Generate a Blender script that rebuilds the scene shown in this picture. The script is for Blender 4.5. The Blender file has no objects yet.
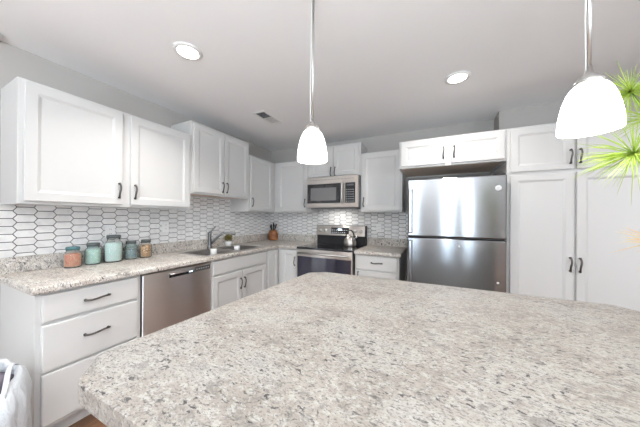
import bpy, math, random
from mathutils import Vector, Matrix
random.seed(7)
S = bpy.context.scene
COL = S.collection
R = math.radians

# ------------------------------------------------------------------ camera
CAM = Vector((2.562, -3.307, 1.3066))
cd = bpy.data.cameras.new('camera'); cam = bpy.data.objects.new('camera', cd); COL.objects.link(cam)
cd.sensor_width = 36; cd.lens = 235.32 / 640 * 36; cd.shift_y = 2.82 / 640; cd.clip_start = .02
yaw, pit, rol = R(25.9), R(.135), R(.41)
fw = Vector((-math.sin(yaw), math.cos(yaw), 0)); rt = Vector((math.cos(yaw), math.sin(yaw), 0)); up = Vector((0, 0, 1))
F = fw*math.cos(pit) + up*math.sin(pit); U0 = up*math.cos(pit) - fw*math.sin(pit)
RR = rt*math.cos(rol) + U0*math.sin(rol); UU = U0*math.cos(rol) - rt*math.sin(rol)
cam.matrix_world = Matrix(((RR.x, UU.x, -F.x, CAM.x), (RR.y, UU.y, -F.y, CAM.y), (RR.z, UU.z, -F.z, CAM.z), (0, 0, 0, 1)))
S.camera = cam

# ------------------------------------------------------------------ world, light, exposure
w = bpy.data.worlds.new('world'); S.world = w; w.use_nodes = True
wb = w.node_tree.nodes['Background']; wb.inputs[0].default_value = (.75, .86, 1, 1); wb.inputs[1].default_value = 2.0
S.view_settings.view_transform = 'Standard'; S.view_settings.look = 'None'
S.view_settings.exposure = 0.86; S.view_settings.gamma = 1; S.view_settings.use_curve_mapping = False

def area(name, loc, rot, sx, sy, power, color, shape='RECTANGLE', parent=None):
    l = bpy.data.lights.new(name, 'AREA'); l.shape = shape; l.size = sx
    if shape == 'RECTANGLE': l.size_y = sy
    l.energy = power; l.color = color
    o = bpy.data.objects.new(name, l); COL.objects.link(o); o.location = loc; o.rotation_euler = rot
    if parent: o.parent = parent
    if name == 'downlight': l.spread = R(150 if parent.location.x > 2 else 125)
    return o
DAY = (.86, .93, 1.0)
UPW = 46; REAR = -7.0; RIGHT = 6.6
# daylight entering at the three rear windows and at the right hand window
WIN = [(1.62, 2.08, .1, 2.2), (2.80, 3.14, .1, 2.2), (3.42, 3.66, .1, 2.2)]
WPOW = [13, 13, 9]; TILT = 35
for (a, b, c, d), p in zip(WIN, WPOW):
    area('window_daylight', ((a+b)/2, REAR+.06, (c+d)/2), (R(90+TILT*.4), 0, 0), b-a, d-c, p, (.66, .84, 1))
area('window_daylight', (RIGHT-.06, -4.6, 1.4), (R(90+TILT), 0, R(90)), 2.4, 1.5, 45, DAY)

# ------------------------------------------------------------------ materials
def mat(name, col=(.8, .8, .8), rough=.5, metal=0, spec=.5, emis=None, es=0, trans=0, ior=1.45, aniso=0, coat=0):
    m = bpy.data.materials.new(name); m.use_nodes = True
    b = m.node_tree.nodes['Principled BSDF']; i = b.inputs
    i['Base Color'].default_value = (*col, 1); i['Roughness'].default_value = rough; i['Metallic'].default_value = metal
    i['Specular IOR Level'].default_value = spec; i['IOR'].default_value = ior
    i['Transmission Weight'].default_value = trans; i['Anisotropic'].default_value = aniso; i['Coat Weight'].default_value = coat
    if emis: i['Emission Color'].default_value = (*emis, 1); i['Emission Strength'].default_value = es
    return m
class N:
    def __init__(s, m): s.m = m; s.t = m.node_tree; s.b = s.t.nodes['Principled BSDF']
    def add(s, typ, **k):
        n = s.t.nodes.new(typ)
        for a, v in k.items():
            if a.startswith('_'): n.inputs[int(a[1:])].default_value = v
            else: setattr(n, a, v)
        return n
    def link(s, a, b): s.t.links.new(a, b)
    def coords(s, scale=(1, 1, 1), rot=(0, 0, 0)):
        tc = s.add('ShaderNodeTexCoord'); mp = s.add('ShaderNodeMapping'); mp.inputs['Scale'].default_value = scale
        mp.inputs['Rotation'].default_value = rot; s.link(tc.outputs['Object'], mp.inputs['Vector']); return mp.outputs[0]
    def noise(s, vec, scale, detail=4, rough=.55, dist=0):
        n = s.add('ShaderNodeTexNoise'); n.inputs['Scale'].default_value = scale; n.inputs['Detail'].default_value = detail
        n.inputs['Roughness'].default_value = rough; n.inputs['Distortion'].default_value = dist; s.link(vec, n.inputs['Vector']); return n.outputs[0]
    def ramp(s, fac, stops):
        n = s.add('ShaderNodeValToRGB'); e = n.color_ramp.elements
        while len(e) < len(stops): e.new(.5)
        for k, (p, c) in enumerate(stops): e[k].position = p; e[k].color = (*c, 1) if len(c) == 3 else c
        s.link(fac, n.inputs[0]); return n.outputs[0]
    def mix(s, fac, a, b):
        n = s.add('ShaderNodeMix'); n.data_type = 'RGBA'
        if hasattr(fac, 'links') or not isinstance(fac, (int, float)): s.link(fac, n.inputs[0])
        else: n.inputs[0].default_value = fac
        for v, k in ((a, 6), (b, 7)):
            if isinstance(v, tuple): n.inputs[k].default_value = (*v, 1)
            else: s.link(v, n.inputs[k])
        return n.outputs[2]
    def bump(s, h, strength=.1, dist=.001):
        n = s.add('ShaderNodeBump'); n.inputs['Strength'].default_value = strength; n.inputs['Distance'].default_value = dist
        s.link(h, n.inputs['Height']); s.link(n.outputs[0], s.b.inputs['Normal'])
    def color(s, o): s.link(o, s.b.inputs['Base Color'])

def painted(name, col, rough=.4, var=.015, spec=.5, bscale=180, bs=.04):
    m = mat(name, col, rough, spec=spec); n = N(m); v = n.coords()
    n.color(n.mix(n.noise(v, 3), tuple(c*(1-var) for c in col), tuple(min(1, c*(1+var)) for c in col)))
    n.bump(n.noise(v, bscale, 2), bs); return m

def granite(name, q=1.0):
    m = mat(name, (.7, .68, .65), .42, spec=.3); n = N(m)
    def V(rz, sy): return n.coords((1, sy, 1), (0, 0, R(rz)))
    v = V(-30, 1.5)
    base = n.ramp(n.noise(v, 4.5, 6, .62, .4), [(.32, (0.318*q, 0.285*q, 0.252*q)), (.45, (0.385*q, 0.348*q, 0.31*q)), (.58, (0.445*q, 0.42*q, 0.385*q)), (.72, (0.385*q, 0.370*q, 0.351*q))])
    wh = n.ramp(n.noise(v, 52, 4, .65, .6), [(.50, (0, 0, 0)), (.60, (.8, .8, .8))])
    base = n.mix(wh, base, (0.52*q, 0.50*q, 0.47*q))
    cl = n.ramp(n.noise(v, 17, 9, .78, .5), [(.53, (0, 0, 0)), (.62, (.75, .75, .75))])
    base = n.mix(cl, base, (0.178, 0.167, 0.155))
    s2 = n.ramp(n.noise(V(40, 1.6), 115, 5, .75, .3), [(.52, (0, 0, 0)), (.60, (.95, .95, .95))])
    base = n.mix(s2, base, (0.155, 0.147, 0.14))
    s3 = n.ramp(n.noise(V(-30, 2.0), 46, 6, .68, .6), [(.575, (0, 0, 0)), (.61, (1, 1, 1))])
    s4 = n.ramp(n.noise(V(0, 1), 6, 4), [(.36, (.2, .2, .2)), (.54, (1, 1, 1))])
    mu = n.add('ShaderNodeMix'); mu.data_type = 'RGBA'; mu.blend_type = 'MULTIPLY'; mu.inputs[0].default_value = 1
    n.link(s3, mu.inputs[6]); n.link(s4, mu.inputs[7])
    n.color(n.mix(mu.outputs[2], base, (.055, .052, .055)))
    return m

def steel(name, col=(.35, .355, .365), rough=.18, tangent=(0, 0, 1), aniso=1.0):
    m = mat(name, col, rough, 1, aniso=aniso); n = N(m)
    c = n.add('ShaderNodeCombineXYZ')
    for k in range(3): c.inputs[k].default_value = tangent[k]
    n.link(c.outputs[0], n.b.inputs['Tangent'])
    no = n.noise(n.coords((1.5, 1.5, 500)), 3, 1)
    n.link(n.ramp(no, [(.3, (rough*.95,)*3), (.7, (rough*1.05,)*3)]), n.b.inputs['Roughness'])
    return m

M = {}
M['cab'] = painted('cabinet_white_paint', (.645, .64, .628), .36, .008, bs=.02)
M['cabin'] = painted('cabinet_raw_underside', (.80, .66, .55), .6, .06)
M['wall'] = painted('wall_grey_paint', (.485, .465, .443), .75, .01, .3)
M['ceil'] = painted('ceiling_white_paint', (.92, .92, .925), .85, .01, .2)
M['trim'] = painted('trim_white_paint', (.82, .82, .81), .4, .01)
M['granite'] = granite('granite_laminate_perimeter_lit', 1.55); M['granite_island'] = granite('granite_laminate_island', .85)  # same laminate; perimeter copy paler, the brighter light there put into its colour
M['steel'] = steel('brushed_steel')
M['steel_side'] = steel('brushed_steel_dishwasher', (.80, .76, .73), .30)
M['steel_warm'] = steel('brushed_steel_warm', (.74, .70, .665), .30)
M['steel_dark'] = mat('steel_dark', (.16, .16, .165), .35, 1)
M['chrome'] = mat('chrome', (.50, .51, .52), .12, 1)
M['faucet'] = mat('faucet_dark_chrome', (.20, .20, .205), .28, 1)
M['nickel'] = mat('satin_nickel', (.60, .59, .57), .32, 1)
M['pull'] = mat('dark_pewter', (.13, .12, .115), .33, 1)
M['body_grey'] = painted('appliance_grey_side', (.17, .17, .175), .5)
M['black'] = painted('black_plastic', (.02, .02, .022), .4)
M['blackglass'] = mat('black_glass', (.012, .012, .016), .06, spec=.6, coat=.3)
M['ovenglass'] = mat('oven_window_glass', (.03, .03, .05), .04, spec=.8, coat=.5)
M['mwglass'] = mat('microwave_window_screen', (.20, .195, .195), .16, spec=.7)
M['whiteplastic'] = painted('white_plastic', (.85, .85, .84), .35)
M['display'] = mat('lit_display', (.05, .05, .05), .3, emis=(.75, .9, 1), es=1.6)
M['print'] = mat('panel_print', (.62, .64, .66), .5)
M['sink'] = mat('sink_steel', (.62, .60, .585), .32, 1)

# tiles: light glazed pickets, grey grout
t = mat('picket_tile_glaze', (.7, .69, .68), .17, spec=.55); n = N(t)
g = n.add('ShaderNodeNewGeometry')
c1 = n.ramp(g.outputs['Random Per Island'], [(0, (.80, .79, .78)), (.5, (.86, .85, .84)), (1, (.91, .90, .89))])
n.color(n.mix(n.ramp(n.noise(n.coords(), 22, 4), [(.45, (0, 0, 0)), (.75, (.6, .6, .6))]), c1, (.66, .655, .655)))
M['tile'] = t
M['grout'] = painted('grey_grout', (.065, .06, .058), .9, .05)

# floor planks
fl = mat('wood_plank_floor', (.3, .18, .11), .38); n = N(fl); v = n.coords((1, 1, 1), (0, 0, R(90)))
br = n.add('ShaderNodeTexBrick'); n.link(v, br.inputs['Vector'])
for k, x in (('Scale', 1), ('Mortar Size', .002), ('Brick Width', 1.2), ('Row Height', .13)): br.inputs[k].default_value = x
br.inputs['Color1'].default_value = (.32, .165, .09, 1); br.inputs['Color2'].default_value = (.19, .10, .06, 1); br.inputs['Mortar'].default_value = (.06, .035, .02, 1)
gr = n.ramp(n.noise(n.coords((18, 1.2, 1)), 5, 6, .6, .8), [(.3, (.55, .5, .45)), (.7, (1, 1, 1))])
mm = n.add('ShaderNodeMix'); mm.data_type = 'RGBA'; mm.blend_type = 'MULTIPLY'; mm.inputs[0].default_value = .8
n.link(br.outputs[0], mm.inputs[6]); n.link(gr, mm.inputs[7]); n.color(mm.outputs[2])
M['floor'] = fl

# ------------------------------------------------------------------ mesh builder
class MB:
    def __init__(s): s.v = []; s.f = []; s.m = []; s.sm = []
    def face(s, idx, m=0, smooth=False): s.f.append(tuple(idx)); s.m.append(m); s.sm.append(smooth)
    def box(s, x0, x1, y0, y1, z0, z1, m=0):
        if x0 > x1: x0, x1 = x1, x0
        if y0 > y1: y0, y1 = y1, y0
        if z0 > z1: z0, z1 = z1, z0
        b = len(s.v)
        s.v += [(x0, y0, z0), (x1, y0, z0), (x1, y1, z0), (x0, y1, z0), (x0, y0, z1), (x1, y0, z1), (x1, y1, z1), (x0, y1, z1)]
        for q in ((0, 3, 2, 1), (4, 5, 6, 7), (0, 1, 5, 4), (1, 2, 6, 5), (2, 3, 7, 6), (3, 0, 4, 7)): s.face([b+k for k in q], m)
        return s
    def panel(s, x0, x1, z0, z1, yb, yf, profile, m=0):
        """slab from yb (back) to yf (front, smaller y) whose front follows nested rectangles: profile = [(inset, depth below front)]"""
        loops = []
        def rect(i, y):
            b = len(s.v); s.v += [(x0+i, y, z0+i), (x1-i, y, z0+i), (x1-i, y, z1-i), (x0+i, y, z1-i)]; return [b, b+1, b+2, b+3]
        back = rect(0, yb); s.face(back[::-1][::-1] and [back[0], back[3], back[2], back[1]][::-1][::-1], m)
        prev = back
        for i, d in profile:
            cur = rect(i, yf + d)
            for k in range(4): s.face((prev[k], prev[(k+1) % 4], cur[(k+1) % 4], cur[k]), m)
            prev = cur
        s.face(prev, m); return s
    def tube(s, path, r, seg=8, m=0, cap=True, flat=1.0):
        P = [Vector(p) for p in path]; n = len(P)
        rr = r if isinstance(r, (list, tuple)) else [r]*n
        t0 = (P[1]-P[0]).normalized(); ref = Vector((0, 0, 1)) if abs(t0.z) < .9 else Vector((1, 0, 0))
        a = t0.cross(ref).normalized(); rings = []
        for i in range(n):
            t = ((P[min(i+1, n-1)]-P[max(i-1, 0)])).normalized()
            a = (a - t*a.dot(t)).normalized(); b = t.cross(a)
            st = len(s.v)
            for k in range(seg):
                th = 2*math.pi*k/seg; s.v.append(tuple(P[i] + a*(math.cos(th)*rr[i]) + b*(math.sin(th)*rr[i]*flat)))
            rings.append(st)
        for i in range(n-1):
            for k in range(seg):
                k2 = (k+1) % seg; s.face((rings[i]+k, rings[i]+k2, rings[i+1]+k2, rings[i+1]+k), m, True)
        if cap:
            s.face([rings[0]+k for k in range(seg)][::-1], m); s.face([rings[-1]+k for k in range(seg)], m)
        return s
    def lathe(s, prof, c=(0, 0, 0), seg=24, m=0, axis='z', sx=1, sy=1, wob=None):
        rings = []
        def put(x, y, z):
            if axis == 'z': s.v.append((c[0]+x*sx, c[1]+y*sy, c[2]+z))
            elif axis == 'y': s.v.append((c[0]+x, c[1]-z, c[2]+y))
            else: s.v.append((c[0]+z, c[1]+x, c[2]+y))
        for r, z in prof:
            st = len(s.v)
            if r < 1e-6: put(0, 0, z); rings.append((st, 1)); continue
            for k in range(seg):
                th = 2*math.pi*k/seg; q = r*(wob(th, z) if wob else 1); put(math.cos(th)*q, math.sin(th)*q, z)
            rings.append((st, seg))
        for (a, na), (b, nb) in zip(rings, rings[1:]):
            for k in range(seg):
                k2 = (k+1) % seg
                if na == 1 and nb == 1: continue
                if na == 1: s.face((a, b+k2, b+k), m, True)
                elif nb == 1: s.face((a+k, a+k2, b), m, True)
                else: s.face((a+k, a+k2, b+k2, b+k), m, True)
        return s
    def prism(s, pts, z0, z1, m=0):
        b = len(s.v); n = len(pts)
        s.v += [(x, y, z0) for x, y in pts] + [(x, y, z1) for x, y in pts]
        s.face([b+k for k in range(n)][::-1], m); s.face([b+n+k for k in range(n)], m)
        for k in range(n): k2 = (k+1) % n; s.face((b+k, b+k2, b+n+k2, b+n+k), m)
        return s
    def build(s, name, mats, parent=None, bevel=0, seg=2, loc=None, rot=None, recalc=True, angle=30):
        me = bpy.data.meshes.new(name); me.from_pydata(s.v, [], s.f)
        for mt in (mats if isinstance(mats, (list, tuple)) else [mats]): me.materials.append(M[mt] if isinstance(mt, str) else mt)
        for p, mi, sm in zip(me.polygons, s.m, s.sm): p.material_index = mi; p.use_smooth = sm
        if recalc:
            import bmesh
            bm = bmesh.new(); bm.from_mesh(me); bmesh.ops.recalc_face_normals(bm, faces=bm.faces); bm.to_mesh(me); bm.free()
        o = bpy.data.objects.new(name, me); COL.objects.link(o)
        if parent: o.parent = parent
        if loc: o.location = loc
        if rot: o.rotation_euler = rot
        if bevel:
            b = o.modifiers.new('bevel', 'BEVEL'); b.width = bevel; b.segments = seg; b.limit_method = 'ANGLE'; b.angle_limit = R(angle)
        return o
def tag(o, label, cat, group=None, kind=None):
    if label: o['label'] = label
    if cat: o['category'] = cat
    if group: o['group'] = group
    if kind: o['kind'] = kind
    return o
def thing(name, label, cat, loc=(0, 0, 0), rz=0, group=None):
    o = bpy.data.objects.new(name, None); COL.objects.link(o); o.empty_display_size = .1
    o.location = loc; o.rotation_euler = (0, 0, rz); return tag(o, label, cat, group)
def struct(o): o['kind'] = 'structure'; return o
def bx(*a): return MB().box(*a)

# ------------------------------------------------------------------ the room
CH = 2.445
struct(bx(-.15, RIGHT+.15, REAR-.15, .15, -.12, 0).build('floor', 'floor'))
struct(bx(-.15, RIGHT+.15, REAR-.15, .15, CH, CH+.12).build('ceiling', 'ceil'))
struct(bx(-.12, 0, REAR, 0, 0, CH).build('wall_left', 'wall'))
struct(bx(-.12, RIGHT+.12, 0, .12, 0, CH).build('wall_back', 'wall'))
wr = MB(); wr.box(RIGHT, RIGHT+.12, REAR, -5.8, 0, CH); wr.box(RIGHT, RIGHT+.12, -3.4, 0, 0, CH)
wr.box(RIGHT, RIGHT+.12, -5.8, -3.4, 0, .65); wr.box(RIGHT, RIGHT+.12, -5.8, -3.4, 2.15, CH)
struct(wr.build('wall_right', 'wall'))
wf = MB(); xs = [-.12]
for a, b, c, d in WIN:
    wf.box(xs[-1], a, REAR-.12, REAR, 0, CH); wf.box(a, b, REAR-.12, REAR, 0, c); wf.box(a, b, REAR-.12, REAR, d, CH); xs.append(b)
wf.box(xs[-1], RIGHT+.12, REAR-.12, REAR, 0, CH)
struct(wf.build('wall_rear', 'wall'))
M['glass'] = mat('window_glass', (1, 1, 1), .02, trans=1, ior=1.45)
def window(i, a, b, c, d, side=False):
    m = MB(); f = .05
    m.box(a, b, 0, .05, c, c+f); m.box(a, b, 0, .05, d-f, d); m.box(a, a+f, 0, .05, c+f, d-f); m.box(b-f, b, 0, .05, c+f, d-f)
    mid = (c+d)/2; m.box(a+f, b-f, .005, .045, mid-.02, mid+.02)
    o = m.build('window_%d' % i, 'trim'); struct(o)
    g = bx(a+f, b-f, .02, .026, c+f, d-f).build('window_pane', 'glass', o)
    if side: o.location = (RIGHT+.08, 0, 0); o.rotation_euler = (0, 0, R(90))
    else: o.location = (0, REAR-.08, 0)
for i, (a, b, c, d) in enumerate(WIN): window(i+1, a, b, c, d)
window(4, -5.8, -3.4, .65, 2.15, True)
# boxed-out upper wall above the pantry
struct(bx(3.175, RIGHT, -.235, 0, 2.05, CH).build('wall_bulkhead', 'wall'))
struct(bx(0, .014, REAR, -2.86, 0, .1).build('baseboard_left', 'trim'))
struct(bx(4.07, RIGHT, -.014, 0, 0, .1).build('baseboard_back', 'trim'))

# ------------------------------------------------------------------ tiled backsplashes
def clip(poly, a0, a1, b0, b1):
    for ax, val, sg in ((0, a0, 1), (0, a1, -1), (1, b0, 1), (1, b1, -1)):
        out = []
        for i in range(len(poly)):
            p, q = poly[i], poly[(i+1) % len(poly)]
            ip = (p[ax]-val)*sg >= 0; iq = (q[ax]-val)*sg >= 0
            if ip: out.append(p)
            if ip != iq:
                t = (val-p[ax])/(q[ax]-p[ax]); out.append((p[0]+(q[0]-p[0])*t, p[1]+(q[1]-p[1])*t))
        poly = out
        if not poly: break
    return poly
def tiles(name, rects, to3, u_ref, z_ref, label):
    m = MB(); px, pz, L, fl_, gap = .0935, .0527, .1125, .0745, .0042
    for (a0, a1, b0, b1) in rects:
        p = [to3(a0, b0, 0), to3(a1, b0, 0), to3(a1, b1, .003), to3(a0, b1, .003)]
        xs_ = [q[0] for q in p]; ys_ = [q[1] for q in p]
        m.box(min(xs_), max(xs_), min(ys_), max(ys_), b0, b1, 1)
        for i in range(int((a0-u_ref)/px)-2, int((a1-u_ref)/px)+3):
            for j in range(int((b0-z_ref)/pz)-2, int((b1-z_ref)/pz)+3):
                cu = u_ref+i*px; cz = z_ref+j*pz+(pz/2 if i % 2 else 0)
                def hexa(g): return [(cu-L/2+g*1.3, cz), (cu-fl_/2+g*.3, cz-pz/2+g), (cu+fl_/2-g*.3, cz-pz/2+g), (cu+L/2-g*1.3, cz), (cu+fl_/2-g*.3, cz+pz/2-g), (cu-fl_/2+g*.3, cz+pz/2-g)]
                q = clip(hexa(gap/2+.0002), a0, a1, b0, b1)
                if len(q) < 3: continue
                area_ = abs(sum(q[k][0]*q[(k+1) % len(q)][1]-q[(k+1) % len(q)][0]*q[k][1] for k in range(len(q))))/2
                if area_ < 1e-5: continue
                cx_ = sum(k[0] for k in q)/len(q); cy_ = sum(k[1] for k in q)/len(q)
                b = len(m.v); nq = len(q)
                for (uu, zz) in q: m.v.append(to3(uu, zz, .003))
                for (uu, zz) in q: m.v.append(to3(uu, zz, .0062))
                for (uu, zz) in q:
                    d = math.hypot(uu-cx_, zz-cy_) or 1; k_ = max(0, 1-.0016/d); m.v.append(to3(cx_+(uu-cx_)*k_, cy_+(zz-cy_)*k_, .0075))
                m.face([b+2*nq+k for k in range(nq)], 0)
                for r0 in (0, nq):
                    for k in range(nq):
                        k2 = (k+1) % nq; m.face((b+r0+k, b+r0+k2, b+r0+nq+k2, b+r0+nq+k), 0)
    o = m.build(name, ['tile', 'grout']); return tag(o, label, 'backsplash', 'picket tile backsplashes')
tiles('tile_backsplash', [(-3.05, -1.74, 1.021, 1.385), (-1.74, -.885, 1.021, 1.545), (-.885, -.0095, 1.021, 1.385)], lambda u, z, d: (d+.0006, u, z), -2.729, 1.2805,
      'pale elongated hexagon tile backsplash behind the sink and jars')
tiles('tile_backsplash', [(.0008, .9485, 1.0214, 1.385), (.9485, 1.7135, .9, 1.45), (1.7135, 2.26, 1.0214, 1.385)], lambda u, z, d: (u, -d-.0006, z), .03, 1.2805,
      'pale elongated hexagon tile backsplash behind the electric range')

# ------------------------------------------------------------------ cabinetry
DOOR = [(0, .0025), (.0025, 0), (.052, 0), (.055, .0025), (.0585, .0035), (.068, .0085), (.072, .0085)]
SLAB = [(0, .004), (.003, .001), (.008, 0)]
def handle(parent, cx, cz, yf, length=.117, vertical=True, rise=.026):
    m = MB(); P = []; rad = []
    for k in range(15):
        s_ = -1+2*k/14; a = s_*length/2
        off = .007+(rise-.007)*max(0, math.cos(s_*math.pi/2*.98))**.55
        w_ = .0035*math.sin(s_*math.pi)
        P.append((cx+w_, yf-off, cz+a) if vertical else (cx+a, yf-off, cz+w_)); rad.append(.0050+.0022*abs(s_)**3+.0014*(1-abs(s_)))
    m.tube(P, rad, 8)
    for s_ in (-1, 1):
        c = (cx, yf, cz+s_*length*.455) if vertical else (cx+s_*length*.455, yf, cz)
        m.lathe([(0, -.0005), (.008, -.0005), (.008, .003), (.0052, .006), (.0048, .016), (0, .017)], c, 10, axis='y')
    return m.build('handle', 'pull', parent)
def cabinet(name, label, cat, loc, rz, w_, d, h, doors=(), drawers=(), base=False, under='cab', group=None, frame_x0=0, extra_stiles=(), rails=(), side_right=True):
    """local frame: x along the wall, front at y=-d, z up from 0"""
    c = thing(name, label, cat, loc, rz, group)
    tf, ts = .019, .016; z0 = .105 if base else 0
    b = MB()
    b.box(0, ts, -d+tf, 0, z0, h); b.box(w_-ts, w_, -d+tf, 0, z0, h)
    b.box(ts, w_-ts, -.008, 0, z0, h)
    b.box(ts, w_-ts, -d+tf, -.008, h-ts, h) if not base else None
    b.build('carcass', 'cab', c)
    zb = z0+(.012 if not base else 0)
    bx(ts, w_-ts, -d+tf, -.008, zb, zb+ts).build('bottom_panel', under, c)
    # face frame = one mesh: stiles and rails
    f = MB(); st = .034; fx = frame_x0
    f.box(fx, fx+st, -d, -d+tf, z0, h); f.box(w_-st, w_, -d, -d+tf, z0, h)
    f.box(fx+st, w_-st, -d, -d+tf, h-st, h); f.box(fx+st, w_-st, -d, -d+tf, z0, z0+st*.9)
    for (a, bb) in extra_stiles: f.box(a, bb, -d, -d+tf, z0+st*.9, h-st)
    for (a, bb) in rails: f.box(fx+st, w_-st, -d-.0004, -d+tf-.0004, a, bb)
    f.build('face_frame', 'cab', c, bevel=.0012, seg=1)
    if base:
        bx(0, w_, -d+.075, -d+.09, 0, z0).build('toe_kick', 'cab', c)
    for dd in doors:
        x0, x1, a, bb, hx, hz = dd[:6]
        o = MB().panel(x0, x1, a, bb, -d-.0005, -d-.0205, DOOR).build('door', 'cab', c)
        if hx is not None: handle(o, hx, hz, -d-.0205)
    for dd in drawers:
        x0, x1, a, bb, hx, hz = dd[:6]
        o = MB().panel(x0, x1, a, bb, -d-.0005, -d-.0205, SLAB).build(dd[6] if len(dd) > 6 else 'drawer', 'cab', c)
        if hx is not None: handle(o, hx+.006, hz, -d-.0205, .125, False)
    return c
D = .324; ZB = 1.373; HU = .760; ZS = 1.535; HS = .749
L90 = R(90)
G1 = 'white wall cabinets'
def left(y, z): return (0.0002, y, z)
# --- wall cabinets, left wall (local x = world y - y0)
cabinet('wall_cabinet', 'wide white wall cabinet above the glass jars, nearest on the left wall', 'cabinet', left(-2.836, ZB), L90, 1.108, D, HU,
        [(.024, .520, .020, .740, .497, .127), (.576, 1.086, .020, .740, .605, .127)], group=G1, extra_stiles=[(.505, .592)])
cabinet('wall_cabinet', 'white two-door wall cabinet hung higher above the sink', 'cabinet', left(-1.727, ZS), L90, .833, D, HS,
        [(.024, .412, .020, .728, .385, .105), (.421, .809, .020, .728, .448, .105)], group=G1, under='cabin')
cabinet('wall_cabinet', 'narrow white wall cabinet between the raised sink cabinet and the corner', 'cabinet', left(-.893, ZB), L90, .890, D, HU,
        [(.022, .492, .020, .740, .05, .127)], group=G1, extra_stiles=[(.48, .60)])
# --- wall cabinets, back wall
cabinet('wall_cabinet', 'white wall cabinet in the corner, left of the microwave', 'cabinet', (.326, -.0002, ZB), 0, .606, D, HU,
        [(.072, .584, .020, .740, .555, .130)], group=G1, frame_x0=0, extra_stiles=[(.034, .09)])
cabinet('wall_cabinet', 'short white two-door cabinet above the microwave', 'cabinet', (.934, -.0002, 1.849), 0, .764, D, .435,
        [(.022, .378, .020, .414, .352, .078), (.386, .742, .020, .414, .412, .078)], group=G1)
cabinet('wall_cabinet', 'white wall cabinet between the microwave and the refrigerator', 'cabinet', (1.700, -.0002, ZB), 0, .514, D, HU,
        [(.022, .492, .020, .740, .046, .127)], group=G1)
cabinet('wall_cabinet', 'shallow white two-door cabinet over the refrigerator', 'cabinet', (2.217, -.0002, 1.829), 0, .934, .645, .290,
        [(.020, .444, .019, .272, .424, .125), (.492, .916, .019, .272, .516, .125)], group=G1, under='cabin', extra_stiles=[(.43, .506)])
# --- pantry
pz = 2.119
p = thing('pantry_cabinet', 'tall white four-door pantry right of the refrigerator', 'cabinet', (3.1525, -.0002, 0))
PW = .905
b = MB(); b.box(0, .018, -.626, 0, 0, pz); b.box(PW-.018, PW, -.626, 0, 0, pz); b.box(.018, PW-.018, -.01, 0, 0, pz); b.box(.018, PW-.018, -.626, -.01, pz-.018, pz)
b.box(.018, PW-.018, -.626, -.01, .105, .123)
b.build('carcass', 'cab', p)
f = MB(); f.box(0, .034, -.645, -.626, .105, pz); f.box(PW-.034, PW, -.645, -.626, .105, pz)
f.box(.034, PW-.034, -.645, -.626, .105, .135); f.box(.034, PW-.034, -.645, -.626, pz-.034, pz); f.box(.034, PW-.034, -.645, -.626, 1.68, 1.73); f.box(.43, .47, -.6452, -.6262, .135, 1.6799); f.box(.43, .47, -.6452, -.6262, 1.7301, pz-.034)
f.build('face_frame', 'cab', p, bevel=.0012, seg=1)
bx(0, PW, -.57, -.555, 0, .105).build('toe_kick', 'cab', p)
for (x0, x1, a, bb, hx, hz) in ((.022, .440, .125, 1.690, .416, .930), (.456, .884, .125, 1.690, .474, .930), (.022, .440, 1.718, 2.098, .416, 1.818), (.456, .884, 1.718, 2.098, .474, 1.818)):
    o = MB().panel(x0, x1, a, bb, -.6455, -.6655, DOOR).build('door', 'cab', p); handle(o, hx, hz, -.6655)

# --- base cabinets
BH = .873; BD = .61
G2 = 'white base cabinets'
cabinet('base_cabinet', 'white three-drawer base cabinet at the near end of the left counter', 'cabinet', left(-2.831, 0), L90, .512, BD, BH,
        drawers=[(.023, .489, .708, .860, .25, .785), (.023, .489, .432, .690, .25, .572), (.023, .489, .130, .417, .25, .30)], base=True, group=G2, rails=[(.685, .715), (.41, .44)])
cabinet('base_cabinet', 'white two-door base cabinet under the sink', 'cabinet', left(-1.713, 0), L90, .842, BD, BH,
        [(.018, .398, .130, .700, .374, .565), (.408, .788+.03, .130, .700, .432, .565)], [(.018, .818, .722, .860, None, None, 'false_front')], base=True, group=G2, rails=[(.69, .73)], extra_stiles=[(.385, .42)])
cabinet('base_cabinet', 'narrow white base cabinet door beside the inside corner', 'cabinet', left(-.870, 0), L90, .868, BD, BH,
        [(.018, .236, .130, .860, None, None)], base=True, group=G2, extra_stiles=[(.22, .30)])
cabinet('base_cabinet', 'white single-door base cabinet just left of the range', 'cabinet', (.612, -.0002, 0), 0, .334, BD, BH,
        [(.070, .310, .130, .860, .284, .715)], base=True, group=G2, extra_stiles=[(.034, .09)])
cabinet('base_cabinet', 'white base cabinet with drawer between the range and refrigerator', 'cabinet', (1.718, -.0002, 0), 0, .502, BD, BH,
        [(.020, .482, .130, .680, .046, .615)], [(.020, .482, .700, .860, .255, .788)], base=True, group=G2, rails=[(.675, .705)])

# ------------------------------------------------------------------ countertops
ZC = .914
def slab(m, xs_, ys_, keep, z0, z1):
    ids = {}
    def vid(i, j, top):
        k = (i, j, top)
        if k not in ids: ids[k] = len(m.v); m.v.append((xs_[i], ys_[j], z1 if top else z0))
        return ids[k]
    K = lambda i, j: 0 <= i < len(xs_)-1 and 0 <= j < len(ys_)-1 and keep(i, j)
    for i in range(len(xs_)-1):
        for j in range(len(ys_)-1):
            if not K(i, j): continue
            m.face((vid(i, j, 1), vid(i+1, j, 1), vid(i+1, j+1, 1), vid(i, j+1, 1))); m.face((vid(i, j, 0), vid(i, j+1, 0), vid(i+1, j+1, 0), vid(i+1, j, 0)))
            for (di, dj, a, b_) in ((-1, 0, (i, j), (i, j+1)), (1, 0, (i+1, j), (i+1, j+1)), (0, -1, (i, j), (i+1, j)), (0, 1, (i, j+1), (i+1, j+1))):
                if not K(i+di, j+dj): m.face((vid(*a, 0), vid(*b_, 0), vid(*b_, 1), vid(*a, 1)))
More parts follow.
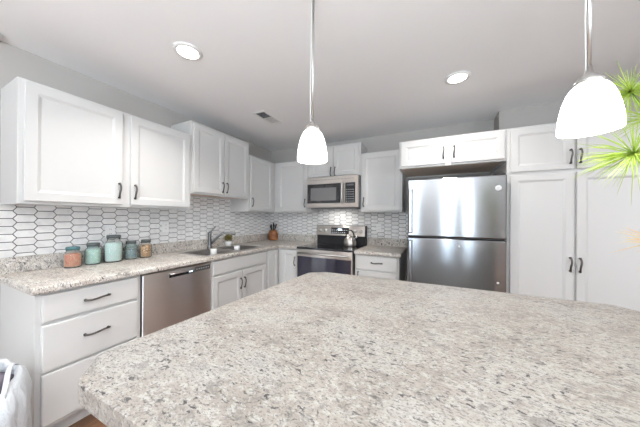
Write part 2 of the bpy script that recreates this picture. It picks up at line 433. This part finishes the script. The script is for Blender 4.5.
ct = thing('countertop', 'long L-shaped speckled grey and white countertop holding the sink and jars', 'countertop', (0, 0, .874))
m = MB(); X = [.0005, .10, .575, .648, .9475]; Y = [-2.853, -1.715, -.905, -.648, -.0005]
slab(m, X, Y, lambda i, j: (i < 3 or j == 3) and not (i == 1 and j == 1), 0, ZC-.874)
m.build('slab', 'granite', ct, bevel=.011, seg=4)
m = MB(); m.box(.0005, .019, -2.853, -.0195, ZC-.874+.0002, 1.021-.874); m.box(.0005, .9475, -.0195, -.0005, ZC-.874+.0002, 1.021-.874)
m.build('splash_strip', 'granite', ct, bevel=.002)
ct2 = thing('countertop', 'short speckled countertop between the range and refrigerator', 'countertop', (0, 0, .874))
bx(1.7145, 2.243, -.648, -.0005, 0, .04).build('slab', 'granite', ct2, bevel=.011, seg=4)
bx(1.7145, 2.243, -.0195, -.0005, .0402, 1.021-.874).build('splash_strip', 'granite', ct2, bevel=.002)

# ------------------------------------------------------------------ island
isl = thing('kitchen_island', 'large island with a speckled cream counter and clipped corners in the foreground', 'kitchen island', (2.55, -2.41, 0))
def rnd(pts, r, seg=5):
    out = []
    n_ = len(pts)
    for i in range(n_):
        p0, p1, p2 = Vector(pts[i-1]), Vector(pts[i]), Vector(pts[(i+1) % n_])
        a = p1+(p0-p1).normalized()*r; b_ = p1+(p2-p1).normalized()*r
        for k in range(seg+1):
            t_ = k/seg; q = a*(1-t_)**2+p1*2*t_*(1-t_)+b_*t_**2; out.append((q.x, q.y))
    return out
cut = .10
IP = [(1.806, -3.058), (3.31, -3.058), (3.42, -2.95), (3.405, -1.87), (3.30, -1.752), (1.87, -1.775), (1.768, -1.85), (1.706, -2.975)]
IP = [(x-2.55, y+2.41) for x, y in IP]
MB().prism(rnd(IP, .022), .866, ZC).build('island_top', 'granite_island', isl, bevel=.0025, seg=2, angle=50)
ib = MB(); ib.box(-.50, .72, -.52, .50, .10, .866); ib.box(-.46, .66, -.46, .44, 0, .10); ib.build('island_base', 'cab', isl, bevel=.002)
for k in range(3): MB().panel(-.48+k*.405, -.09+k*.405, .13, .84, .5205-1.041, -.5405, DOOR).build('door', 'cab', isl)

# ------------------------------------------------------------------ sink, faucet
sk = thing('kitchen_sink', 'double-bowl stainless steel sink set in the left counter', 'sink', (.336, -1.31, ZC))
m = MB()
XO = (-.270, .262); YO = (-.428, .428); bowls = [(-.160, .212, -.395, -.025), (-.160, .212, .025, .395)]
xs_ = [XO[0], -.160, .212, XO[1]]; ys_ = [YO[0], -.395, -.025, .025, .395, YO[1]]
slab(m, xs_, ys_, lambda i, j: not (i == 1 and j in (1, 3)), .0006, .0036)
m.build('rim', 'sink', sk, bevel=.001, seg=1)
for (a, b_, c, d_) in bowls:
    m = MB(); z0 = -.18
    for (x0, x1, y0, y1) in ((a, a+.002, c, d_), (b_-.002, b_, c, d_), (a+.002, b_-.002, c, c+.002), (a+.002, b_-.002, d_-.002, d_)): m.box(x0, x1, y0, y1, z0, .0006)
    m.box(a, b_, c, d_, z0-.002, z0)
    m.lathe([(0, .0015), (.03, .0015), (.042, .003), (.045, 0)], ((a+b_)/2, (c+d_)/2, z0), 20)
    m.build('bowl', 'sink', sk)
fc = thing('faucet', 'chrome single-lever kitchen faucet with arched pull-out spout', 'faucet', (.113, -1.322, ZC+.004))
MB().lathe([(0, .0), (.030, .0), (.030, .006), (.024, .012), (.021, .03), (.020, .15), (.022, .165), (.021, .185), (.012, .195), (0, .196)], (0, 0, 0), 20).build('body', 'faucet', fc)
P = []
for k in range(13):
    t_ = k/12; q = t_*1.0
    P.append((.02+.20*q, .012+.185*q, .055+.128*math.sin(min(1, q*1.75)*math.pi/2)**1.0-.018*max(0, q-.7)/.3))
MB().tube(P, [.0145]*9+[.015, .017, .019, .018], 12).build('spout', 'faucet', fc)
MB().tube([(0, 0, .188), (.008, .014, .205), (.02, .038, .236), (.03, .058, .262)], [.014, .011, .009, .008], 10).build('lever', 'faucet', fc)
M['cupmat'] = painted('white_glaze', (.86, .86, .85), .25)
for (x, y, lb) in ((.415, -1.515, 'small white cup standing in the near sink bowl'), (.400, -1.165, 'small white cup standing in the far sink bowl')):
    o = MB().lathe([(0, 0), (.024, 0), (.028, .01), (.035, .205), (.036, .214), (.033, .214), (.026, .012), (0, .01)], (0, 0, 0), 20).build('cup', 'cupmat', loc=(x, y, ZC-.18+.0005))
    tag(o, lb, 'cup', 'white cups in the sink')
# small potted plant behind the spout
pp = thing('potted_plant', 'tiny white pot with an olive ball of foliage behind the faucet spout', 'potted plant', (.09, -1.01, ZC+.0038))
MB().lathe([(0, 0), (.036, 0), (.042, .052), (.038, .052), (.035, .044), (0, .044)], (0, 0, 0), 18).build('pot', 'cupmat', pp)
M['olive'] = painted('olive_foliage', (.20, .17, .065), .7, .3)
m = MB(); random.seed(3)
for k in range(150):
    th = random.uniform(0, 2*math.pi); ph = math.acos(random.uniform(-.75, 1)); d_ = Vector((math.sin(ph)*math.cos(th), math.sin(ph)*math.sin(th), math.cos(ph)))
    c = Vector((0, 0, .100)); m.tube([c+d_*.012, c+d_*.038, c+d_*random.uniform(.048, .058)], [.005, .008, .001], 5)
m.build('foliage', 'olive', pp)

# ------------------------------------------------------------------ glass jars
M['teal_glass'] = mat('teal_tinted_glass', (.80, .93, .93), .04, trans=.9, ior=1.3)
M['clear_glass'] = mat('clear_jar_glass', (.93, .96, .95), .04, trans=.95, ior=1.3)
def speck(name, c1, c2, scale, rough=.7):
    m_ = mat(name, c1, rough); n_ = N(m_); n_.color(n_.ramp(n_.noise(n_.coords(), scale, 4, .6), [(.38, c1), (.62, c2)])); n_.bump(n_.noise(n_.coords(), scale, 3), .6, .004); return m_
M['f_orange'] = speck('orange_pink_filling', (.72, .20, .09), (.72, .36, .22), 45)
M['f_green'] = speck('pale_green_filling', (.55, .68, .55), (.78, .80, .66), 50)
M['f_white'] = speck('pale_aqua_powder', (.66, .84, .80), (.75, .90, .86), 20)
M['f_blue'] = speck('slate_blue_filling', (.10, .22, .30), (.42, .32, .26), 40)
M['f_nut'] = speck('nut_brown_filling', (.22, .08, .02), (.90, .52, .22), 70)
M['lid_teal'] = mat('weathered_teal_lid', (.10, .22, .23), .45, .5)
M['lid_grey'] = mat('weathered_grey_lid', (.15, .17, .17), .45, .6)
JG = 'glass jars on the left counter'
jars = [(.115, -2.524, .050, .150, .34, 'f_orange', 'lid_teal', 'clear_glass', 'low teal-lidded glass jar with an orange filling', .80),
        (.098, -2.400, .050, .166, .30, 'f_green', 'lid_grey', 'teal_glass', 'green-tinted glass jar of pale green filling beside the orange jar', .86),
        (.112, -2.272, .062, .222, .30, 'f_white', 'lid_grey', 'clear_glass', 'tallest jar, pale aqua contents with a dark lid', .92),
        (.095, -2.136, .046, .160, .30, 'f_blue', 'lid_grey', 'teal_glass', 'small blue-tinted glass jar between the tall jar and the nut jar', .60),
        (.110, -2.022, .048, .162, .30, 'f_nut', 'lid_grey', 'clear_glass', 'clear glass jar filled with brown nuts, farthest of the jars', .88)]
for (x, y, r, h, nk, fm, lm, gm, lb, fill) in jars:
    j = thing('glass_jar', lb, 'jar', (x, y, ZC+.0006), 0, JG)
    bh = h*.80; nr = r*.70
    sq = lambda th, z: 1+.035*math.cos(4*th)
    MB().lathe([(0, 0), (r*.88, 0), (r*.97, .006), (r, .015), (r, bh*.80), (r*.93, bh*.92), (nr, bh), (nr, h-.002), (nr-.003, h-.002), (nr-.003, bh-.002), (r*.90, bh*.90), (r-.004, bh*.78), (r-.004, .014), (r*.85, .006), (0, .006)], (0, 0, 0), 32, wob=sq).build('glass', gm, j)
    fh = bh*fill
    MB().lathe([(0, .0075), (r*.80, .0075), (r-.0055, .017), (r-.0055, min(fh, bh*.78)), (r*.80 if fill > .8 else r*.7, min(fh+.008, bh*.9)), (0, min(fh+.010, bh*.92))], (0, 0, 0), 28, wob=sq).build('filling', fm, j)
    MB().lathe([(0, h+.004), (nr+.001, h+.004), (nr+.0045, h+.001), (nr+.0045, h-.018), (nr+.001, h-.018), (nr+.001, h-.003), (0, h-.0015)], (0, 0, 0), 28).build('lid', lm, j)
    if lm == 'lid_grey': MB().tube([(math.cos(a)*(nr+.005), math.sin(a)*(nr+.005), h-.019) for a in [k*2*math.pi/24 for k in range(25)]], .0018, 6, cap=False).build('wire_clasp', 'steel_dark', j)

# ------------------------------------------------------------------ outlets
def outlet(loc, rz, lb, kind='outlet'):
    o = thing('wall_outlet', lb, 'outlet', loc, rz, 'white wall outlets')
    MB().panel(-.035, .035, -.058, .058, 0, -.006, [(0, .003), (.003, 0)]).build('cover_plate', 'whiteplastic', o)
    m = MB()
    for s_ in (-1, 1): m.box(-.017, .017, -.0085, -.006, s_*.02-.014, s_*.02+.014)
    m.build('socket_face', 'whiteplastic', o, bevel=.001, seg=1)
    m = MB()
    for s_ in (-1, 1):
        for x in (-.006, .006): bx(x-.001, x+.001, -.0090, -.0086, s_*.02-.005, s_*.02+.005).build('socket_slot', 'black', o)
outlet((.0084, -2.255, 1.165), L90, 'white outlet on the tile just above the tallest jar')
outlet((.0084, -1.785, 1.19), L90, 'white outlet on the tile between jars and faucet')
outlet((1.87, -.0084, 1.16), 0, 'white outlet on the back wall tile right of the range')

# ------------------------------------------------------------------ knife block
M['block'] = speck('reddish_wood', (.20, .06, .02), (.42, .17, .07), 18, .35)
KX, KY = .15, -.125
kb = MB().lathe([(0, 0), (.060, 0), (.076, .025), (.080, .06), (.074, .105), (.060, .145), (.050, .168), (.040, .169), (0, .165)], (0, 0, 0), 24, sx=1.12, sy=.9).build('knife_block', 'block', loc=(KX, KY, ZC+.0006))
tag(kb, 'round reddish wooden knife block in the counter corner', 'knife block')
for k, (dx, dy, ln, tx, lb) in enumerate(((-.028, .004, .075, -.25, 'leftmost'), (-.012, -.012, .095, -.1, 'second from left'), (.004, .01, .12, -.02, 'tall middle'), (.016, -.010, .085, .12, 'second from right'), (.032, .0, .100, .22, 'rightmost'))):
    kn = thing('kitchen_knife', '%s black-handled knife in the wooden knife block' % lb, 'knife', (KX+dx*1.05, KY+dy-.002, ZC+.1695), 0, 'knives in the block')
    MB().tube([(0, 0, 0), (tx*ln*.5, 0, ln*.3), (tx*ln*1.2, 0, ln*.75), (tx*ln*1.7, 0, ln)], [.008, .010, .0115, .0095], 8).build('handle', 'black', kn)
    bx(-.004, .004, -.0008, .0008, -.002, .006).build('blade', 'chrome', kn)

# ------------------------------------------------------------------ dishwasher
dw = thing('dishwasher', 'stainless steel dishwasher under the left counter', 'dishwasher', left(-2.318, 0), L90)
bx(.004, .600, -.585, -.02, .10, .868).build('tub', 'body_grey', dw)
bx(.004, .600, -.54, -.525, .0, .10).build('toe_kick', 'black', dw)
MB().panel(.006, .598, .115, .862, -.5855, -.6265, [(0, .004), (.004, 0)]).build('door', 'steel_side', dw)
m = MB(); m.box(.004, .600, -.600, -.5855, .8622, .8725); m.box(.0015, .0055, -.605, -.5855, .10, .8725); m.build('gasket', 'black', dw)
h_ = MB(); 
h_.panel(.20, .42, .800, .832, -.6262, -.6282, [(0, 0), (.004, .0), (.008, .0015)]); h_.build('handle_recess', 'blackglass', dw)
h2 = MB().tube([(.205, -.632, .829), (.25, -.640, .831), (.37, -.640, .831), (.415, -.632, .829)], .006, 8).build('handle', 'steel_side', dw)
bx(.43, .585, -.6272, -.6262, .805, .845).build('control_panel', 'steel_dark', dw)
m = MB()
for k in range(6): m.box(.44+k*.024, .452+k*.024, -.6280, -.6273, .820, .830)
m.build('button', 'print', dw)
bx(.37, .405, -.6290, -.6283, .812, .822).build('indicator_light', 'display', dw)

# ------------------------------------------------------------------ range
rg = thing('electric_range', 'stainless steel electric range with black glass cooktop', 'stove', (.9515, -.0205, 0))
W = .7585
m = MB(); m.box(0, W, -.625, 0, .03, .895)
for x in (.05, W-.05):
    for y in (-.58, -.05): m.lathe([(0, 0), (.018, 0), (.018, .03), (0, .03)], (x, y, 0), 10)
m.build('body', 'black', rg)
m = MB(); m.box(-.001, W+.001, -.66, -.105, .8952, .919); m.build('cooktop', 'blackglass', rg, bevel=.004)
M['burner'] = mat('burner_ring_print', (.09, .09, .10), .2)
for (x, y, r) in ((.19, -.50, .10), (.57, -.50, .085), (.19, -.23, .08), (.57, -.23, .10)):
    m = MB(); m.lathe([(r-.003, .9193), (r, .9193), (r, .9189)], (x, y, 0), 40); m.lathe([(r*.6-.002, .9193), (r*.6, .9193), (r*.6, .9189)], (x, y, 0), 40); m.build('burner_ring', 'burner', rg)
dr = MB().panel(.003, W-.003, .20, .893, -.6255, -.662, [(0, .005), (.005, 0)]).build('oven_door', 'steel_warm', rg)
MB().panel(.015, W-.015, .27, .800, -.6621, -.6650, [(0, .001), (.002, 0)]).build('door_glass', 'ovenglass', dr)
m = MB(); m.tube([(.03, -.700, .845), (W-.03, -.700, .845)], .012, 12)
for x in (.06, W-.06): m.tube([(x, -.661, .845), (x, -.698, .845)], .009, 8)
m.build('door_handle', 'nickel', dr)
MB().panel(.003, W-.003, .04, .19, -.6255, -.662, [(0, .005), (.005, 0)]).build('storage_drawer', 'steel_warm', rg)
# backguard
bg = MB(); bg.box(0, W, -.060, 0, .895, 1.03, 1)
k0 = len(bg.v); bg.box(.0, W, -.085, 0, 1.0302, 1.185, 1)
bg.v[k0+4] = (0, -.066, 1.185); bg.v[k0+5] = (W, -.066, 1.185)
bg.build('backguard', ['steel_warm', 'black'], rg, bevel=.004)
cp = MB().panel(.006, W-.012, 1.036, 1.181, -.0853, -.0885, [(0, .002), (.003, 0)]).build('control_panel', 'steel_warm', rg)
MB().panel(.235, .515, 1.062, 1.152, -.0886, -.0900, [(0, .0005), (.002, 0)]).build('display_panel', 'blackglass', cp)
bx(.345, .405, -.0915, -.0902, 1.112, 1.136).build('clock_display', 'display', cp)
m = MB()
for i in range(8):
    for j in range(2):
        if 3 <= i <= 4 and j == 1: continue
        m.box(.25+i*.032, .266+i*.032, -.0912, -.0902, 1.076+j*.034, 1.086+j*.034)
m.build('button', 'print', cp)
for x in (.062, .150, W-.150, W-.068):
    k_ = MB().lathe([(0, .026), (.018, .026), (.021, .022), (.023, .002), (.026, 0)], (x, -.0887, 1.105), 20, axis='y').build('knob', 'nickel', cp)

cp.rotation_euler.x = -.122; pv = Vector((0, -.0852, 1.032)); cp.location = pv-Matrix.Rotation(-.122, 3, 'X')@pv
# kettle
kt = thing('kettle', 'stainless steel kettle with a black arched handle on the cooktop', 'kettle', (1.545, -.285, .9210-.0205+.0205))
MB().lathe([(0, 0), (.072, 0), (.082, .012), (.083, .05), (.072, .092), (.050, .118), (.036, .124), (0, .126)], (0, 0, 0), 28).build('body', 'steel_warm', kt)
MB().lathe([(0, .155), (.010, .153), (.012, .143), (.006, .136), (.034, .130), (.037, .1245)], (0, 0, 0), 20).build('lid', 'chrome', kt)
MB().tube([(.062, -.02, .085), (.090, -.03, .112), (.112, -.038, .140)], [.017, .013, .010], 12).build('spout', 'chrome', kt)
P = [(-.058, .02, .105)] + [(-.066*math.cos(a), .022*math.cos(a), .112+.098*math.sin(a)) for a in [R(x) for x in range(10, 171, 16)]] + [(.058, -.02, .105)]
MB().tube(P, [.004]+[.0085]*11+[.004], 8).build('handle', 'black', kt)

# ------------------------------------------------------------------ microwave
mw = thing('microwave', 'stainless over-the-range microwave with dark window and keypad', 'microwave', (.938, -.0205+.0125, 1.430))
W = .757; HM = .4185; YF = -.402
bx(0, W, YF+.035, 0, 0, HM).build('body', 'body_grey', mw)
fr = MB().panel(0, W, 0.004, HM, YF+.0345, YF, [(0, .004), (.004, 0)]).build('front_frame', 'steel_warm', mw)
MB().panel(.020, .515, .062, .325, YF-.0002, YF-.004, [(0, .002), (.003, 0)]).build('door', 'blackglass', mw)
MB().panel(.075, .455, .098, .272, YF-.0042, YF-.0052, [(0, 0), (.002, 0)]).build('door_window', 'mwglass', mw)
m = MB(); m.tube([(.545, YF-.034, .055), (.545, YF-.038, .12), (.545, YF-.038, .27), (.545, YF-.034, .335)], .0125, 12)
for z in (.075, .315): m.tube([(.545, YF-.001, z), (.545, YF-.034, z)], .008, 8)
m.build('handle', 'nickel', mw)
kp = MB().panel(.578, .715, .062, .325, YF-.0002, YF-.004, [(0, .002), (.003, 0)]).build('keypad', 'blackglass', mw)
m = MB()
for i in range(4):
    for j in range(6): m.box(.592+i*.030, .606+i*.030, YF-.0049, YF-.0041, .080+j*.030, .086+j*.030)
m.build('key', 'print', kp)
bx(.60, .695, YF-.0049, YF-.0041, .285, .305).build('display', 'steel_dark', kp)
m = MB()
for k in range(14): m.box(.05+k*.047, .085+k*.047, YF-.0006, YF-.0001, .378, .381)
m.build('vent_slot', 'steel_dark', mw)
bx(.04, W-.04, YF+.06, -.05, -.010, -.0005).build('grease_filter', 'steel_dark', mw)

# ------------------------------------------------------------------ refrigerator
rf = thing('refrigerator', 'stainless steel top-freezer refrigerator', 'refrigerator', (2.3165, -.03, 0))
W = .815; YF = -.727
m = MB(); m.box(0, W, -.655, 0, .02, 1.680); m.box(.02, W-.02, -.62, -.02, 0, .02); m.build('body', 'body_grey', rf, bevel=.004)
bx(.01, W-.01, -.70, -.6555, .02, .085).build('base_grille', 'black', rf)
for nm, z0, z1 in (('freezer_door', 1.120, 1.690), ('fridge_door', .095, 1.106)):
    d_ = MB().panel(0, W, z0, z1, -.6602, YF, [(0, .010), (.003, .004), (.010, 0)]).build(nm, 'steel', rf)
    bx(.008, W-.008, -.6600, -.6552, z0+.004, z1-.004).build('door_gasket', 'black', d_)
    hz = (1.150, 1.600) if nm == 'freezer_door' else (.55, 1.080)
    m = MB(); m.panel(.010, .047, hz[0], hz[1], YF-.022, YF-.036, [(0, .006), (.008, 0)]); m.box(.018, .040, YF-.0225, YF-.0005, hz[0]+.01, hz[0]+.04); m.box(.018, .040, YF-.0225, YF-.0005, hz[1]-.04, hz[1]-.01)
    m.build('door_handle', 'steel', d_, bevel=.003)
    if nm == 'freezer_door':
        MB().lathe([(0, .003), (.021, .003), (.024, .001), (.024, 0)], (W-.062, YF-.0005, 1.573), 28, axis='y').build('round_badge', 'whiteplastic', d_)
        m = MB(); cx_, cz_ = W-.062, 1.573
        m.tube([(cx_+math.cos(a)*.0185, YF-.0040, cz_+math.sin(a)*.0185) for a in [k*2*math.pi/28 for k in range(29)]], .0009, 5, cap=False)
        for sx_ in (-1, 1):
            m.tube([(cx_+sx_*.0055+math.cos(R(a))*.0055*(1), YF-.0040, cz_+math.sin(R(a))*.0085) for a in range(30 if sx_ < 0 else 60, 331, 30)], .0010, 5)
        m.tube([(cx_-.009, YF-.004, cz_), (cx_+.011, YF-.004, cz_+.001)], .0009, 5)
        m.build('badge_monogram', 'steel_dark', d_)
    else:
        MB().lathe([(0, .002), (.008, .002), (.009, 0)], (.455, YF-.0005, 1.040), 16, axis='y').build('small_disc', 'whiteplastic', d_)  # plain small white disc on the door
        MB().lathe([(0, .002), (.010, .002), (.011, 0)], (W-.062, YF-.0005, .735), 16, axis='y').build('small_badge', 'whiteplastic', d_)
bx(W-.09, W-.005, -.70, -.62, 1.6905, 1.702).build('hinge_cover', 'black', rf)

# ------------------------------------------------------------------ ceiling fixtures
M['lens'] = mat('lit_lens', (1, 1, 1), .4, emis=(1, .97, .93), es=8)
RL = [(1.024, -2.248, 'recessed ceiling light above the left counter'), (2.725, -1.111, 'recessed ceiling light in front of the refrigerator')]
for (x, y, lb) in RL:
    r = thing('recessed_light', 'round white %s' % lb, 'ceiling light', (x, y, CH), 0, 'recessed ceiling lights')
    MB().lathe([(.066, -.0085), (.070, -.012), (.088, -.0085), (.093, -.0005), (.066, -.0005), (.066, -.0085)], (0, 0, 0), 36).build('trim_ring', 'trim', r)
    MB().lathe([(0, -.0072), (.0655, -.0072), (.0655, -.0010), (0, -.0010)], (0, 0, 0), 36).build('lens', 'lens', r)
    area('downlight', (0, 0, -.02), (0, 0, 0), .13, .13, 6 if x < 2 else 4.6, (1, .965, .93), 'DISK', r)
# unseen ceiling lights added out of frame to fill the room with light
for (x, y) in ((4.6, -1.6), (1.0, -4.6), (3.2, -5.4), (5.2, -4.4)):
    r = thing('recessed_light', 'round white recessed ceiling light added unseen in the living area', 'ceiling light', (x, y, CH), 0, 'added recessed lights of the living area')
    MB().lathe([(.066, -.0085), (.070, -.012), (.088, -.0085), (.093, -.0005), (.066, -.0005), (.066, -.0085)], (0, 0, 0), 36).build('trim_ring', 'trim', r)
    MB().lathe([(0, -.0072), (.0655, -.0072), (.0655, -.0010), (0, -.0010)], (0, 0, 0), 36).build('lens', 'lens', r)
    area('downlight', (0, 0, -.02), (0, 0, 0), .13, .13, 6, (1, .965, .93), 'DISK', r)
# small lamp added under the microwave to brighten the back tiles
area('cooktop_fill', (.38, -.20, -.014), (0, 0, 0), .10, .06, .8, (1, .95, .88), parent=mw)
# air register
vt = thing('air_vent', 'white rectangular ceiling vent with half its louvres dark', 'vent', (.835, -1.137, CH))
m = MB(); a, b_ = .080, .172
for (x0, x1, y0, y1) in ((-a, a, -b_, -b_+.022), (-a, a, b_-.022, b_), (-a, -a+.022, -b_+.022, b_-.022), (a-.022, a, -b_+.022, b_-.022), (-a+.022, a-.022, -.006, .006)): m.box(x0, x1, y0, y1, -.008, -.0005)
m.build('frame', 'trim', vt, bevel=.0015, seg=1)
bx(-.058, .058, -.150, .150, -.0022, -.0006).build('backing', 'black', vt)
for half in (-1, 1):
    for k in range(7):
        y = half*(.022+k*.0195); m = MB(); c_ = math.cos(R(35)); 
        t_ = -1 if half < 0 else 1
        x0, x1 = -.057, .057
        if half < 0: pts = [(y-.0008, -.0075), (y+.0008, -.0075), (y+.0058, -.0026), (y+.0042, -.0026)]
        else: pts = [(y-.0105, -.0065), (y-.0095, -.0078), (y+.0105, -.0038), (y+.0095, -.0026)]
        b0 = len(m.v); m.v += [(x0, q[0], q[1]) for q in pts]+[(x1, q[0], q[1]) for q in pts]
        m.face((0, 1, 2, 3)); m.face((7, 6, 5, 4))
        for q in range(4): m.face((q, (q+1) % 4, 4+(q+1) % 4, 4+q))
        m.build('louvre', 'trim', vt)
sd = thing('smoke_detector', 'small white round fixture on the ceiling at the far left', 'smoke detector', (.075, -2.905, CH))
MB().lathe([(0, -.034), (.035, -.034), (.05, -.028), (.055, -.012), (.055, -.0005)], (0, 0, 0), 28).build('housing', 'trim', sd)
MB().lathe([(.0, -.037), (.012, -.037), (.013, -.0345)], (0, 0, 0), 16).build('test_button', 'whiteplastic', sd)

# unseen uplighters added behind the camera to brighten the ceiling
for (x, y, lb) in ((2.95, -4.7, 'right of the camera'), (2.12, -4.9, 'left of the camera')):
    lp = thing('added_uplighter', 'slim nickel uplighter added unseen in the living area, %s' % lb, 'lamp', (x, y, .0005))
    MB().lathe([(0, 0), (.14, 0), (.14, .012), (.02, .025), (.012, .05), (.012, 1.30), (0, 1.30)], (0, 0, 0), 24).build('base_and_pole', 'nickel', lp)
    MB().lathe([(0, 1.30), (.06, 1.32), (.15, 1.39), (.16, 1.40), (.153, 1.40), (.06, 1.335), (0, 1.33)], (0, 0, 0), 28).build('bowl_shade', 'nickel', lp)
    area('fill_uplight', (0, 0, 1.40), (R(180), 0, 0), .26, .26, UPW, (.90, .96, 1), 'DISK', lp)

# ------------------------------------------------------------------ pendants
sm_ = mat('glowing_alabaster_glass', (.9, .89, .86), .25, emis=(1, .965, .91), es=3.6); n = N(sm_)
e_ = n.ramp(n.noise(n.coords((1, 1, 2.2)), 11, 5, .6, 1.6), [(.42, (1, .985, .955)), (.60, (1, .97, .92)), (.68, (.80, .70, .54)), (.75, (1, .975, .94))])
n.link(e_, n.b.inputs['Emission Color']); M['shade'] = sm_
for (x, y, zb, lb) in ((2.024, -2.290, 1.580, 'glowing white glass pendant over the middle of the island'), (3.002, -2.262, 1.586, 'glowing white glass pendant over the right of the island, beside the spiky plant')):
    pd = thing('pendant_light', lb, 'pendant light', (x, y, zb), 0, 'pendants over the island')
    MB().lathe([(.0725, 0.0000), (.0735, 0.0090), (.0715, 0.0405), (.0665, 0.0720), (.060, 0.0990), (.052, 0.1215), (.043, 0.1377), (.034, 0.1458), (.022, 0.1494), (.021, 0.1476), (.033, 0.1422), (.041, 0.1341), (.050, 0.1179), (.0575, 0.0972), (.064, 0.0711), (.069, 0.0396), (.070, 0.0090), (.0725, 0)], (0, 0, 0), 40).build('glass_shade', 'shade', pd)
    MB().lathe([(.0, .147), (.032, .146), (.036, .149), (.033, .160), (.022, .172), (.011, .180), (.008, .205), (0, .205)], (0, 0, 0), 28).build('socket_cap', 'nickel', pd)
    top = CH-zb
    MB().tube([(0, 0, .204), (0, 0, top-.02)], .0058, 10).build('rod', 'nickel', pd)
    MB().tube([(-.009, -.005, .19), (-.011, -.006, .35), (-.009, -.004, .5), (-.008, -.004, top-.02)], .0018, 6).build('cord', 'whiteplastic', pd)
    MB().lathe([(0, top-.026), (.02, top-.026), (.055, top-.012), (.060, top-.0006), (0, top-.0006)], (0, 0, 0), 28).build('canopy', 'nickel', pd)
    MB().lathe([(0, .045), (.018, .05), (.026, .068), (.022, .09), (.012, .11), (.012, .146)], (0, 0, 0), 16).build('bulb', 'lens', pd)
    l = bpy.data.lights.new('bulb_light', 'POINT'); l.energy = 1.5; l.color = (1, .95, .89); l.shadow_soft_size = .03
    o = bpy.data.objects.new('bulb_light', l); COL.objects.link(o); o.parent = pd; o.location = (0, 0, .02)

# ------------------------------------------------------------------ spiky plant at the right
M['blade'] = speck('lime_green_blade', (.33, .52, .04), (.50, .64, .12), 25, .5); M['stem'] = painted('green_stem', (.16, .26, .06), .5, .2)
M['blade2'] = speck('yellowing_blade', (.72, .62, .20), (.80, .50, .26), 25, .5)
for q in ('blade', 'blade2'):
    bb_ = M[q].node_tree.nodes['Principled BSDF']; bb_.inputs['Subsurface Weight'].default_value = .0
pl = thing('papyrus_plant', 'tall potted plant with sprays of fine lime green spikes, right of the second pendant', 'plant', (3.27, -2.20, ZC+.0006))
MB().lathe([(0, 0), (.05, 0), (.062, .01), (.072, .13), (.076, .14), (.068, .14), (.064, .122), (0, .120)], (0, 0, 0), 28).build('pot', 'cupmat', pl)
heads = [((-.083, .107, .619), 120, .150, 'blade', (-.5, -.2, .25)), ((-.074, .144, .851), 110, .12, 'blade', (.3, -.1, .2)), ((-.004, .18, .755), 70, .13, 'blade', (.1, 0, .5)), ((.0, .165, .312), 60, .095, 'blade2', (-.4, -.1, .3)), ((.07, .03, .72), 60, .12, 'blade', (.4, 0, .6)), ((.05, -.02, .50), 50, .11, 'blade', (.5, -.3, .5))]
random.seed(11)
for (hp, nb, ln, mt, dr_) in heads:
    H = Vector(hp)
    base = Vector((random.uniform(-.03, .03), random.uniform(-.03, .03), .118)); mid = base.lerp(H, .55)+Vector((.03, -.02, .05))
    st = MB().tube([base, base.lerp(mid, .5)+Vector((.008, 0, 0)), mid, mid.lerp(H, .6)+Vector((.004, 0, .004)), H], [.0042, .0038, .0032, .0028, .0026], 8).build('stem', 'stem', pl)
    m = MB(); dv = Vector(dr_)
    for k in range(nb):
        d_ = (Vector((random.gauss(0, 1), random.gauss(0, 1), random.gauss(0, .75))).normalized()+dv*.35).normalized(); L_ = ln*random.uniform(.7, 1.15)
        dro = Vector((0, 0, -1))*L_*random.uniform(.02, .22)
        m.tube([H, H+d_*L_*.35, H+d_*L_*.7+dro*.4, H+d_*L_+dro], [.0011, .0013, .0010, .0003], 4)
    m.build('leaf_spray', mt, st)

# ------------------------------------------------------------------ white plastic bag
M['plastic'] = mat('thin_white_plastic', (.56, .58, .60), .28, spec=.5, trans=0)
n = N(M['plastic']); n.bump(n.noise(n.coords((1, 1, .35)), 16, 4, .6, 1.0), .9, .02)
bgx = thing('plastic_bag', 'crumpled white plastic bag with looped handles standing beside the drawer cabinet', 'bag', (.685, -2.995, 0))
def wb_(th, z): return 1+.05*math.sin(5*th+z*14)+.035*math.sin(11*th-z*22)+.02*math.sin(17*th+z*40)
prof = [(0, .001), (.085, .001), (.112, .02), (.125, .10), (.132, .22), (.136, .32), (.130, .40), (.110, .455), (.088, .480), (.078, .472), (.092, .44), (.112, .39), (.115, .30)]
bb_ = MB().lathe(prof, (0, 0, 0), 56, wob=wb_)
def dip(v): return (v[0], v[1], (v[2]-(.085*(v[0]*.95-v[1]*.3)/.13)*max(0, v[2]-.28)/.2)*1.10)
bb_.v = [dip(v) for v in bb_.v]
bb_.build('bag_body', 'plastic', bgx)
cb_ = MB().lathe([(0, .452), (.05, .455), (.082, .440), (.090, .38)], (0, 0, 0), 30, wob=wb_); cb_.v = [dip(v) for v in cb_.v]
cb_.build('dark_contents', speck('dark_bag_contents', (.05, .045, .06), (.16, .14, .17), 22), bgx)
for (a, s_) in ((R(60), 1), (R(-35), 1)):
    P = []
    for k in range(13):
        u = -1+2*k/12; th = a+u*.75; rr_ = .098-.03*(1-u*u); P.append(dip((math.cos(th)*rr_, math.sin(th)*rr_, .462+.062*(1-u*u))))
    MB().tube(P, .010, 8, flat=.25).build('handle_loop', 'plastic', bgx)
